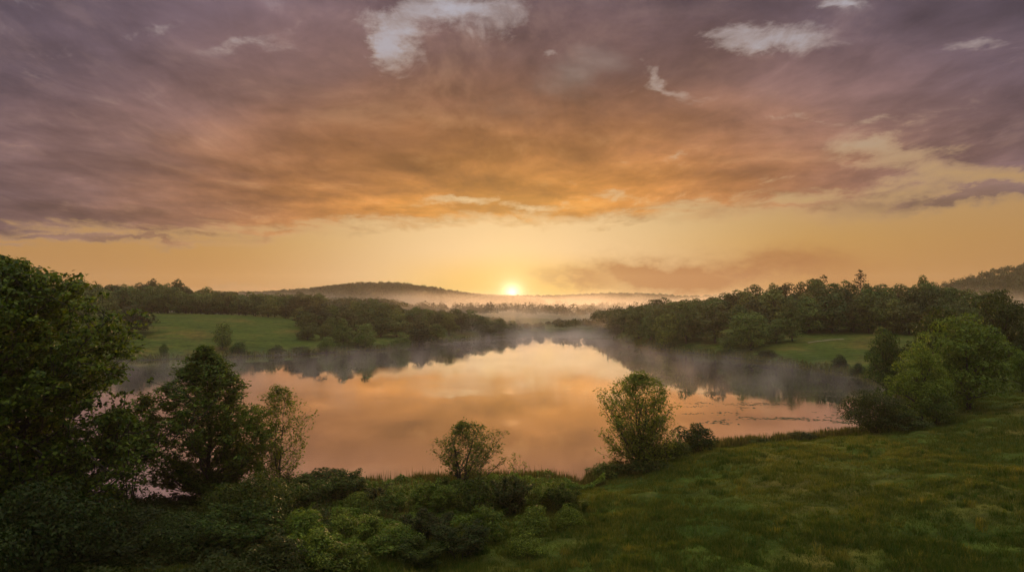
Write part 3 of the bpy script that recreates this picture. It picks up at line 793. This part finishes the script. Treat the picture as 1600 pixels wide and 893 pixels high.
# ------------------------------------------------------------------ grass, reeds, weed
def blades(name, x, y, hh, mat, label, seed, per=4, wid=.05, splay=.45, cat='grass', tone=None):
    rng = rs(seed); n = len(x)
    z = ground(x, y)
    b = np.repeat(np.stack([x, y, z - .05], 1), per, 0) + rng.normal(size=(n * per, 3)) * np.array([.10, .10, 0])
    h = np.repeat(hh, per) * rng.uniform(.6, 1.25, n * per)
    az = rng.uniform(0, 6.283, n * per); sp = rng.uniform(.1, 1, n * per) * splay
    lean = np.stack([np.cos(az) * sp, np.sin(az) * sp, np.ones_like(az)], 1)
    a2 = rng.uniform(0, 6.283, n * per)
    sd_ = np.stack([np.cos(a2), np.sin(a2), np.zeros_like(a2)], 1) * wid * np.clip(h, .3, 3)[:, None] / .5
    v = np.stack([b - sd_, b + sd_, b + lean * h[:, None]], 1).reshape(-1, 3)
    f = np.arange(n * per * 3).reshape(-1, 3)
    t = np.repeat(np.clip((tone if tone is not None else np.full(n, .5)), 0, 1), per) + rng.normal(size=n * per) * .16
    o = link(name, mesh_from(name, v, [f], np.repeat(np.clip(t, 0, 1), 3)), mat)
    return tag(o, label, cat, kind='stuff')

def grass_mat():
    m = leaf_mat('meadow_grass', (.044, .092, .012), (.205, .200, .036), .28, 0)
    return m
GM = grass_mat()
rng = rs(77)
n = 330000
d = 40 + 100 * rng.uniform(0, 1, n) ** 1.15
px = rng.uniform(200, 2250, n)
x = X_at(px, d); y = d
s = sdist(x, y); k = s > 1.0
x = x[k]; y = y[k]
pt_ = fbm(x / 22, y / 22, 60, 3) * .34 + .34 + .22 * fbm(x / 4, y / 4, 61, 2) + rng.normal(size=len(x)) * .16
hh = np.clip(.36 + .45 * fbm(x / 3.0, y / 3.0, 62, 3) + .3 * fbm(x / .9, y / .9, 64, 2), .10, 1.1)
blades('meadow_grass', x, y, hh, GM, 'rough meadow grass sloping from the lower right down to the lake', 78, 4, .035, .55, tone=pt_)
nt_ = 1900
tx = X_at(rng.uniform(480, 2100, nt_), 1) ; td = 46 + 80 * rng.uniform(0, 1, nt_) ** 1.2; tx = tx * td
k = (sdist(tx, td) > 4) & (fbm(tx / 11, td / 11, 91, 2) > -.10); tx = tx[k]; td = td[k]
bx = np.repeat(tx, 22) + rng.normal(size=len(tx) * 22) * .28; by = np.repeat(td, 22) + rng.normal(size=len(tx) * 22) * .28
blades('grass_tussocks', bx, by, np.repeat(rng.uniform(.32, .75, len(tx)), 22) * rng.uniform(.7, 1.1, len(bx)), GM, 'taller tussocks of rough grass dotted over the near meadow', 83, 3, .04, .6, 'grass tussocks',
       np.repeat(rng.choice([.0, .1, .75, .95], len(tx), p=[.4, .3, .2, .1]), 22))
n = 5200
px = rng.uniform(400, 940, n); d = rng.uniform(60, 95, n); x = X_at(px, d); y = d
k = (sdist(x, y) > .5) & (d > np.interp(px, [420, 560, 700, 800, 880, 945], [54, 62, 68, 74, 81, 90])) & (fbm(x / 3, y / 3, 95, 2) > -.05); x = x[k]; y = y[k]
blades('thicket_stems', x, y, rng.uniform(1.0, 2.3, len(x)), M['reed'], 'thin upright stems of weeds poking out of the near bank thicket', 96, 2, .012, .22, 'weeds', rng.uniform(0, 1, len(x)))
# taller weeds at the bank
n = 9000
i = rng.randint(0, len(P), n); 
px = rng.uniform(560, 1420, n); d = np.interp(px, [560, 800, 880, 925, 1015, 1100, 1310, 1400], [88, 92, 88, 93, 103, 112, 119, 120]) + rng.normal(size=n) * 2.2
x = X_at(px, d); y = d; k = (sdist(x, y) > -.6) & (fbm(x / 5, y / 5, 63, 2) > -.18); x = x[k]; y = y[k]
blades('shore_reeds', x, y, rng.uniform(.7, 1.7, len(x)), M['reed'], 'tall reeds and weeds along the near water edge', 79, 4, .035, .3, 'reeds', rng.uniform(0, 1, len(x)))
# far shore sedge
px = rng.uniform(150, 1400, 16000); i = rng.randint(0, len(P), 16000)
x = P[i, 0] + rng.normal(size=16000) * 3.5; y = P[i, 1] + rng.normal(size=16000) * 3.5
sd0 = sdist(x, y); k = (sd0 > -.3) & (sd0 < 6) & (y > 125); x = x[k]; y = y[k]
blades('far_shore_sedge', x, y, rng.uniform(.5, 1.6, len(x)), M['grass'], 'sedge fringe along the far shores', 80, 4, .07, .5, 'sedge', rng.uniform(0, 1, len(x)))

# floating weed: small leaves lying on the water by the right-hand shore
n = 40000
px = rng.uniform(1060, 1430, n); py = rng.uniform(566, 700, n)
d = H_CAM * F / (py - HY); x = X_at(px, d); y = d
s = sdist(x, y)
pat = fbm(x / 14, y / 5, 70, 3)
near_sh = np.where((y > 165) & (s > -6), .30, 0) + np.where((y < 150) & (s > -14), .05, 0)
k = (s < -.4) & (pat + near_sh > .20 + rng.uniform(0, .45, n) + np.where(px < 1150, .15, 0)); x = x[k]; y = y[k]; n = len(x)
sz = rng.uniform(.12, .32, n); a = rng.uniform(0, 6.28, n)
ang = a[:, None] + np.arange(5)[None] / 5 * 6.283
v = np.stack([x[:, None] + np.cos(ang) * sz[:, None], y[:, None] + np.sin(ang) * sz[:, None], np.full((n, 5), .012) + rng.uniform(0, .02, (n, 1))], -1).reshape(-1, 3)
o = link('floating_weed', mesh_from('floating_weed', v, [np.arange(n * 5).reshape(-1, 5)], np.repeat(rng.uniform(0, 1, n), 5)), leaf_mat('lily_leaf', (.04, .055, .02), (.13, .13, .06), .1, 0))
tag(o, 'floating weed in pale strips on the water near the right shore', 'water weed', kind='stuff')

# ------------------------------------------------------------------ air: haze, lake mist, valley fog
def vol_box(name, lo, hi, build, label):
    x0, y0, z0 = lo; x1, y1, z1 = hi
    v = [[x0, y0, z0], [x1, y0, z0], [x1, y1, z0], [x0, y1, z0], [x0, y0, z1], [x1, y0, z1], [x1, y1, z1], [x0, y1, z1]]
    f = np.array([[0, 3, 2, 1], [4, 5, 6, 7], [0, 1, 5, 4], [1, 2, 6, 5], [2, 3, 7, 6], [3, 0, 4, 7]])
    m, nt, nd, lk = new_mat(name)
    out = nd.new('ShaderNodeOutputMaterial'); pv = nd.new('ShaderNodeVolumePrincipled')
    build(m, nd, lk, pv); lk.new(pv.outputs[0], out.inputs['Volume'])
    o = link(name, mesh_from(name, v, [f]), m); tag(o, label, 'mist', kind='stuff')
    return o
def haze_build(m, nd, lk, pv):
    pv.inputs['Color'].default_value = (.90, .80, .74, 1); pv.inputs['Density'].default_value = .00009; pv.inputs['Anisotropy'].default_value = .45
HAZE = vol_box('haze', (-1700, -200, -4.2), (1700, 2400, 95), haze_build, 'thin evening haze over the whole valley')

def fog_build(dens, scale, lo, hi, ztop, zfade, aniso=.5, rise=.0):
    def b(m, nd, lk, pv):
        pv.inputs['Color'].default_value = (1.0, .93, .86, 1); pv.inputs['Anisotropy'].default_value = aniso
        geo = nd.new('ShaderNodeTexCoord')
        mp = nd.new('ShaderNodeMapping'); mp.inputs['Scale'].default_value = scale
        n1 = nd.new('ShaderNodeTexNoise'); n1.inputs['Scale'].default_value = 1; n1.inputs['Detail'].default_value = 2.5; n1.inputs['Roughness'].default_value = .55
        lk.new(geo.outputs['Object'], mp.inputs[0]); lk.new(mp.outputs[0], n1.inputs[0])
        r = nd.new('ShaderNodeMapRange'); r.interpolation_type = 'SMOOTHSTEP'
        r.inputs[1].default_value = lo; r.inputs[2].default_value = hi; r.inputs[3].default_value = 0; r.inputs[4].default_value = dens
        sp = nd.new('ShaderNodeSeparateXYZ'); lk.new(geo.outputs['Object'], sp.inputs[0])
        ri = nd.new('ShaderNodeMath'); ri.operation = 'MULTIPLY_ADD'; ri.inputs[1].default_value = -rise / ztop
        lk.new(sp.outputs[2], ri.inputs[0]); lk.new(n1.outputs[0], ri.inputs[2]); lk.new(ri.outputs[0], r.inputs[0])
        z = nd.new('ShaderNodeMapRange'); z.interpolation_type = 'SMOOTHSTEP'
        z.inputs[1].default_value = ztop; z.inputs[2].default_value = zfade; lk.new(sp.outputs[2], z.inputs[0])
        mu = nd.new('ShaderNodeMath'); mu.operation = 'MULTIPLY'; lk.new(r.outputs[0], mu.inputs[0]); lk.new(z.outputs[0], mu.inputs[1])
        lk.new(mu.outputs[0], pv.inputs['Density'])
        m.cycles.volume_step_rate = 1.0
    return b
MIST = vol_box('lake_mist', (-230, 165, .05), (150, 470, 6), fog_build(.011, (.10, .05, .025), .39, .76, 5.0, .3, .6), 'wispy mist drifting low over the lake')
FOG = vol_box('valley_fog', (-420, 520, -1), (560, 1600, 42), fog_build(.0055, (.008, .007, .016), .22, .52, 40, 5, .5, .34), 'pink fog bank lying in the valley before the far ridge')

INLET = vol_box('inlet_fog', (-75, 395, .05), (125, 640, 18), fog_build(.016, (.030, .022, .03), .28, .60, 17, 1, .6, .25), 'pale fog over the narrow far end of the lake')
# ------------------------------------------------------------------ sky
def build_world():
    w = bpy.data.worlds.new('World'); scene.world = w; w.use_nodes = True
    nt = w.node_tree; nd = nt.nodes; lk = nt.links; nd.clear()
    out = nd.new('ShaderNodeOutputWorld'); bg = nd.new('ShaderNodeBackground'); lk.new(bg.outputs[0], out.inputs[0])
    tc = nd.new('ShaderNodeTexCoord'); D = tc.outputs['Generated']
    def S(v, sock):
        if isinstance(v, (int, float)): sock.default_value = v
        elif isinstance(v, tuple): sock.default_value = (*v, 1) if len(sock.default_value) == 4 else v
        else: lk.new(v, sock)
    def m(op, a, b=None, c=None, clamp=False):
        n = nd.new('ShaderNodeMath'); n.operation = op; n.use_clamp = clamp
        S(a, n.inputs[0])
        if b is not None: S(b, n.inputs[1])
        if c is not None: S(c, n.inputs[2])
        return n.outputs[0]
    def mr(v, a, b, c=0.0, d=1.0, t='SMOOTHSTEP'):
        n = nd.new('ShaderNodeMapRange'); n.interpolation_type = t
        S(v, n.inputs[0]); S(a, n.inputs[1]); S(b, n.inputs[2]); S(c, n.inputs[3]); S(d, n.inputs[4]); return n.outputs[0]
    def mix(f, a, b, t='MIX'):
        n = nd.new('ShaderNodeMix'); n.data_type = 'RGBA'; n.blend_type = t
        S(f, n.inputs[0]); S(a, n.inputs[6]); S(b, n.inputs[7]); return n.outputs[2]
    def noise(vec, scale, det=6, rough=.55, dist=0.0):
        n = nd.new('ShaderNodeTexNoise'); lk.new(vec, n.inputs[0]); n.inputs['Scale'].default_value = scale
        n.inputs['Detail'].default_value = det; n.inputs['Roughness'].default_value = rough; n.inputs['Distortion'].default_value = dist
        return n
    def comb(a, b, c):
        n = nd.new('ShaderNodeCombineXYZ'); S(a, n.inputs[0]); S(b, n.inputs[1]); S(c, n.inputs[2]); return n.outputs[0]
    def ramp(v, pts):
        r = nd.new('ShaderNodeValToRGB'); e = r.color_ramp.elements
        while len(e) < len(pts): e.new(.5)
        for q, (p, c) in zip(e, pts): q.position = p; q.color = (*c, 1)
        lk.new(v, r.inputs[0]); return r.outputs[0]
    sp = nd.new('ShaderNodeSeparateXYZ'); lk.new(D, sp.inputs[0]); X, Y, Z = sp.outputs
    hyp = m('SQRT', m('ADD', m('MULTIPLY', X, X), m('MULTIPLY', Y, Y)))
    az = m('ARCTAN2', X, Y)
    t = m('DIVIDE', Z, m('MAXIMUM', hyp, .02))
    # flat cloud layer seen in perspective
    zz = m('ADD', m('MAXIMUM', Z, 0.0), .10)
    pl = comb(m('DIVIDE', X, zz), m('DIVIDE', Y, zz), 0.0)
    pls = comb(m('DIVIDE', X, zz), m('MULTIPLY', m('DIVIDE', Y, zz), .6), 3.0)
    nA = noise(pl, .55, 7, .56, .3).outputs[0]
    nB = noise(pls, 1.5, 7, .6, .4).outputs[0]
    nC = noise(pls, 4.2, 9, .68, .6).outputs[0]
    wv = noise(comb(m('MULTIPLY', az, 1.0), m('MULTIPLY', t, 2.0), 1.7), 6.0, 9, .66)
    wr = nd.new('ShaderNodeSeparateXYZ'); lk.new(wv.outputs['Color'], wr.inputs[0])
    wa = m('ADD', az, m('MULTIPLY', m('SUBTRACT', wr.outputs[0], .5), .20))
    wt = m('ADD', t, m('MULTIPLY', m('SUBTRACT', wr.outputs[1], .5), .11))
    def blob(px, py, rx, ry, rot=0.0, warp=True):
        u = (px - 800) / F; a0 = math.atan(u); t0 = (HY - py) / F * math.cos(a0)
        ca = math.cos(math.radians(rot)); sa = math.sin(math.radians(rot))
        A = m('SUBTRACT', wa if warp else az, a0); T = m('SUBTRACT', wt if warp else t, t0)
        e1 = m('DIVIDE', m('ADD', m('MULTIPLY', A, ca), m('MULTIPLY', T, sa)), rx / F)
        e2 = m('DIVIDE', m('SUBTRACT', m('MULTIPLY', T, ca), m('MULTIPLY', A, sa)), ry / F)
        return m('EXPONENT', m('MULTIPLY', m('ADD', m('MULTIPLY', e1, e1), m('MULTIPLY', e2, e2)), -1.0))
    def total(lst):
        s = 0.0
        for b in lst:
            k = b[0]; s = m('ADD', m('MULTIPLY', blob(*b[1:]), k), s)
        return s
    # distance from the sun
    sd = (0.0, math.cos(SUN_EL), math.sin(SUN_EL))
    sy = (HY - 458) / F
    dx = az; dy = m('SUBTRACT', t, sy)
    rad = m('SQRT', m('ADD', m('MULTIPLY', dx, dx), m('MULTIPLY', dy, dy)))          # round the sun
    radw = m('SQRT', m('ADD', m('MULTIPLY', m('MULTIPLY', dx, dx), .42), m('MULTIPLY', dy, dy)))   # wide glow
    # clear air
    clear = ramp(mr(t, -.02, .45, 0, 1, 'LINEAR'), [(0, (.55, .235, .055)), (.08, (.56, .28, .066)), (.20, (.57, .335, .10)), (.33, (.56, .40, .20)), (.6, (.42, .37, .39)), (1, (.46, .45, .52))])
    glowc = mr(radw, .02, .30, 1, 0)
    clear = mix(m('MULTIPLY', glowc, .95), clear, (.80, .64, .38))
    yel = m('MULTIPLY', mr(radw, .02, .17, 1, 0), mr(t, .02, .075, 1, 0))
    clear = mix(m('MULTIPLY', yel, .85), clear, (.74, .46, .060))
    clear = mix(m('MULTIPLY', mr(m('ABSOLUTE', m('SUBTRACT', az, .04)), .14, .66), m('MULTIPLY', .62, mr(t, .34, .16))), clear, (.43, .225, .092))
    side = mr(m('ABSOLUTE', az), .9, 2.4, 0, 1)
    sky = nd.new('ShaderNodeTexSky'); sky.sky_type = 'NISHITA'; sky.sun_disc = False
    sky.sun_elevation = SUN_EL; sky.sun_rotation = SUN_AZ; sky.air_density = 1.6; sky.dust_density = 3.0
    nsky = mix(1.0, sky.outputs[0], (.10, .10, .10), 'MULTIPLY')
    clear = mix(.12, clear, nsky)
    clear = mix(m('MULTIPLY', side, .75), clear, nsky)
    # cloud deck
    edge = m('ADD', mr(az, -.64, -.1, .070, .106, 'LINEAR'), mr(az, .05, .3, 0, .018))
    edge = m('ADD', edge, m('MULTIPLY', m('SUBTRACT', nB, .5), .05))
    edge = m('ADD', edge, m('MULTIPLY', m('SUBTRACT', wr.outputs[2], .5), .05))
    deck = mr(m('ADD', m('SUBTRACT', t, edge), m('MULTIPLY', m('SUBTRACT', nC, .5), .05)), -.010, .016)
    gaps = total([(.95, 690, 18, 85, 30, 0), (1.0, 612, 85, 24, 40, -15), (.7, 790, 50, 50, 22, 25), (.8, 850, 78, 18, 12), (.95, 1175, 62, 90, 18, -16), (.85, 1045, 118, 52, 14, -32),
                  (.95, 1335, 6, 42, 13, -10), (.6, 1525, 74, 44, 14, -30), (.55, 235, 32, 70, 14, 25), (.5, 385, 76, 46, 10, 15), (.42, 150, 160, 130, 30, 20), (.35, 80, 95, 80, 18, 20), (.7, 640, 70, 40, 60, 10), (.6, 770, 14, 70, 22, 0), (.5, 1000, 140, 40, 20, -30), (.6, 1230, 48, 60, 18, -12),
                  (1.3, 1500, 278, 120, 26, -10), (.9, 1385, 238, 50, 12, -8), (.6, 1050, 237, 18, 6), (.5, 1235, 192, 44, 8, -12), (.55, 1350, 194, 34, 9), (.45, 285, 250, 14, 5),
                  (.5, 48, 332, 14, 5), (.9, 720, 322, 46, 9), (.8, 820, 330, 50, 8), (.6, 960, 310, 60, 10), (.45, 890, 272, 26, 8), (.5, 1220, 275, 40, 8), (.6, 1100, 312, 60, 6), (.5, 1290, 130, 14, 8)])
    brk = mr(m('ADD', gaps, m('ADD', m('MULTIPLY', m('SUBTRACT', nC, .5), 2.3), m('MULTIPLY', m('SUBTRACT', nB, .5), 1.6))), .30, 1.45)
    thin = m('MULTIPLY', mr(nA, .56, .74, 0, .55), mr(t, .2, .36))
    cover = m('MULTIPLY', deck, m('SUBTRACT', 1.0, m('MINIMUM', m('MAXIMUM', brk, thin), 1.0)), None, True)
    streak = total([(1.0, 205, 372, 120, 6, 0), (.9, 60, 370, 80, 6), (1.0, 425, 368, 62, 7), (.8, 470, 356, 40, 5), (.9, 800, 347, 42, 5), (.5, 565, 377, 9, 3), (.8, 1260, 322, 130, 9, 2), (.9, 1490, 312, 120, 9, 4),
                    (.8, 1570, 296, 70, 9, 6), (.55, 1180, 318, 40, 7), (.5, 400, 452, 130, 5), (.5, 30, 391, 40, 4)])
    streak = m('MULTIPLY', streak, mr(nB, .3, .6, .55, 1.2), None, True)
    cover = m('MAXIMUM', cover, m('MULTIPLY', streak, .9))
    # cloud colour: lit orange from below near the sun, mauve and grey away from it
    cd = m('SQRT', m('ADD', m('MULTIPLY', m('MULTIPLY', dx, dx), .36), m('MULTIPLY', dy, dy)))
    cd = m('ADD', cd, m('MULTIPLY', m('SUBTRACT', nA, .5), .16))
    ccol = ramp(mr(cd, .06, .56, 0, 1, 'LINEAR'), [(0, (.66, .29, .050)), (.18, (.52, .210, .045)), (.38, (.36, .155, .066)), (.58, (.200, .112, .098)), (.78, (.132, .090, .108)), (1, (.080, .066, .094))])
    shade = m('MULTIPLY', m('MULTIPLY', mr(nB, .28, .72, .74, 1.28, 'LINEAR'), mr(nA, .32, .68, 1.26, .74, 'LINEAR')), mr(nC, .25, .75, .80, 1.20, 'LINEAR'))
    nD = noise(pl, 1.35, 6, .52, .2).outputs[0]
    shade = m('MULTIPLY', shade, mr(nD, .34, .66, .76, 1.22))
    ccol = mix(1.0, ccol, comb(shade, shade, shade), 'MULTIPLY')
    off = nd.new('ShaderNodeVectorMath'); off.operation = 'ADD'; lk.new(pls, off.inputs[0]); off.inputs[1].default_value = (0, .10, 0)
    nB2 = noise(off.outputs[0], 1.5, 7, .6, .4).outputs[0]
    lit = m('MULTIPLY', mr(m('SUBTRACT', nB, nB2), .0, .16), mr(cd, .05, .6, 1.0, .45, 'LINEAR'))
    ccol = mix(m('MULTIPLY', lit, .30), ccol, mix(mr(cd, .1, .5), (.74, .38, .11), (.36, .24, .23)))
    unl = m('MULTIPLY', mr(m('SUBTRACT', nB2, nB), .0, .16), .14)
    ccol = mix(unl, ccol, (.050, .036, .050))
    col = mix(cover, clear, ccol)
    rim = m('MULTIPLY', m('MULTIPLY', cover, m('SUBTRACT', 1.0, cover)), mr(cd, .1, .5, 1.3, .35))
    col = mix(rim, col, (.62, .42, .22))
    # drifting smoke-like cloud low on the right of the sun
    sm = total([(1.25, 1010, 424, 88, 24, -3), (1.0, 1140, 424, 110, 20, 0), (.9, 905, 446, 60, 13, -8), (.55, 1260, 430, 90, 22)])
    sm = m('MULTIPLY', sm, mr(wr.outputs[0], .25, .6, .45, 1.1), None, True)
    col = mix(m('MULTIPLY', sm, .95), col, (.36, .150, .050))
    # the sun's disc and its glow
    hot = m('EXPONENT', m('MULTIPLY', m('POWER', m('DIVIDE', rad, .0100), 1.3), -1.0))
    halo = m('EXPONENT', m('MULTIPLY', m('DIVIDE', rad, .048), -1.0))
    col = mix(m('MULTIPLY', halo, .85), col, (1.0, .74, .30))
    col = mix(1.0, col, mix(hot, (0, 0, 0), (1.6, 1.45, 1.15)), 'ADD')
    wide = m('EXPONENT', m('MULTIPLY', m('DIVIDE', radw, .10), -1.0))
    col = mix(1.0, col, mix(wide, (0, 0, 0), (.20, .13, .035)), 'ADD')
    # sky out of view: behind kept dim, overhead brightened to light the foreground
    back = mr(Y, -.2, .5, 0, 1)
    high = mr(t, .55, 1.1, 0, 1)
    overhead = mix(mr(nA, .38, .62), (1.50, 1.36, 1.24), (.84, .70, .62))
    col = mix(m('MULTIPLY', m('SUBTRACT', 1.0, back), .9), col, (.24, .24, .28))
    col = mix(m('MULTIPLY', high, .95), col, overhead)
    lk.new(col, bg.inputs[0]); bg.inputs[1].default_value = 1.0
build_world()

sun = bpy.data.lights.new('sun', 'SUN'); sun.energy = 3.6; sun.angle = math.radians(.5); sun.color = (1, .56, .24)
so = bpy.data.objects.new('sun', sun); COL.objects.link(so)
so.rotation_euler = (math.radians(90) - SUN_EL, 0, math.radians(180) - SUN_AZ)
so.location = (0, 300, 200)

# ------------------------------------------------------------------ camera and render settings
cam = bpy.data.cameras.new('camera'); co = bpy.data.objects.new('camera', cam); COL.objects.link(co)
cam.sensor_width = 36; cam.lens = 36 * F / 1600; cam.clip_end = 30000; cam.clip_start = .5
co.location = (0, 0, H_CAM); co.rotation_euler = (math.radians(90) + math.atan((HY - 446.5) / F), 0, 0)
scene.camera = co
vs = scene.view_settings; vs.view_transform = 'Standard'; vs.look = 'None'; vs.exposure = 0; vs.gamma = 1; vs.use_curve_mapping = False
cy = scene.cycles
cy.use_denoising = True
try: cy.denoiser = 'OPENIMAGEDENOISE'
except Exception: pass
cy.max_bounces = 6; cy.diffuse_bounces = 2; cy.glossy_bounces = 3; cy.transmission_bounces = 3; cy.transparent_max_bounces = 8; cy.volume_bounces = 4
cy.volume_step_rate = 4.0; cy.volume_max_steps = 96
cy.use_adaptive_sampling = True; cy.adaptive_threshold = .02
cy.sample_clamp_indirect = 4
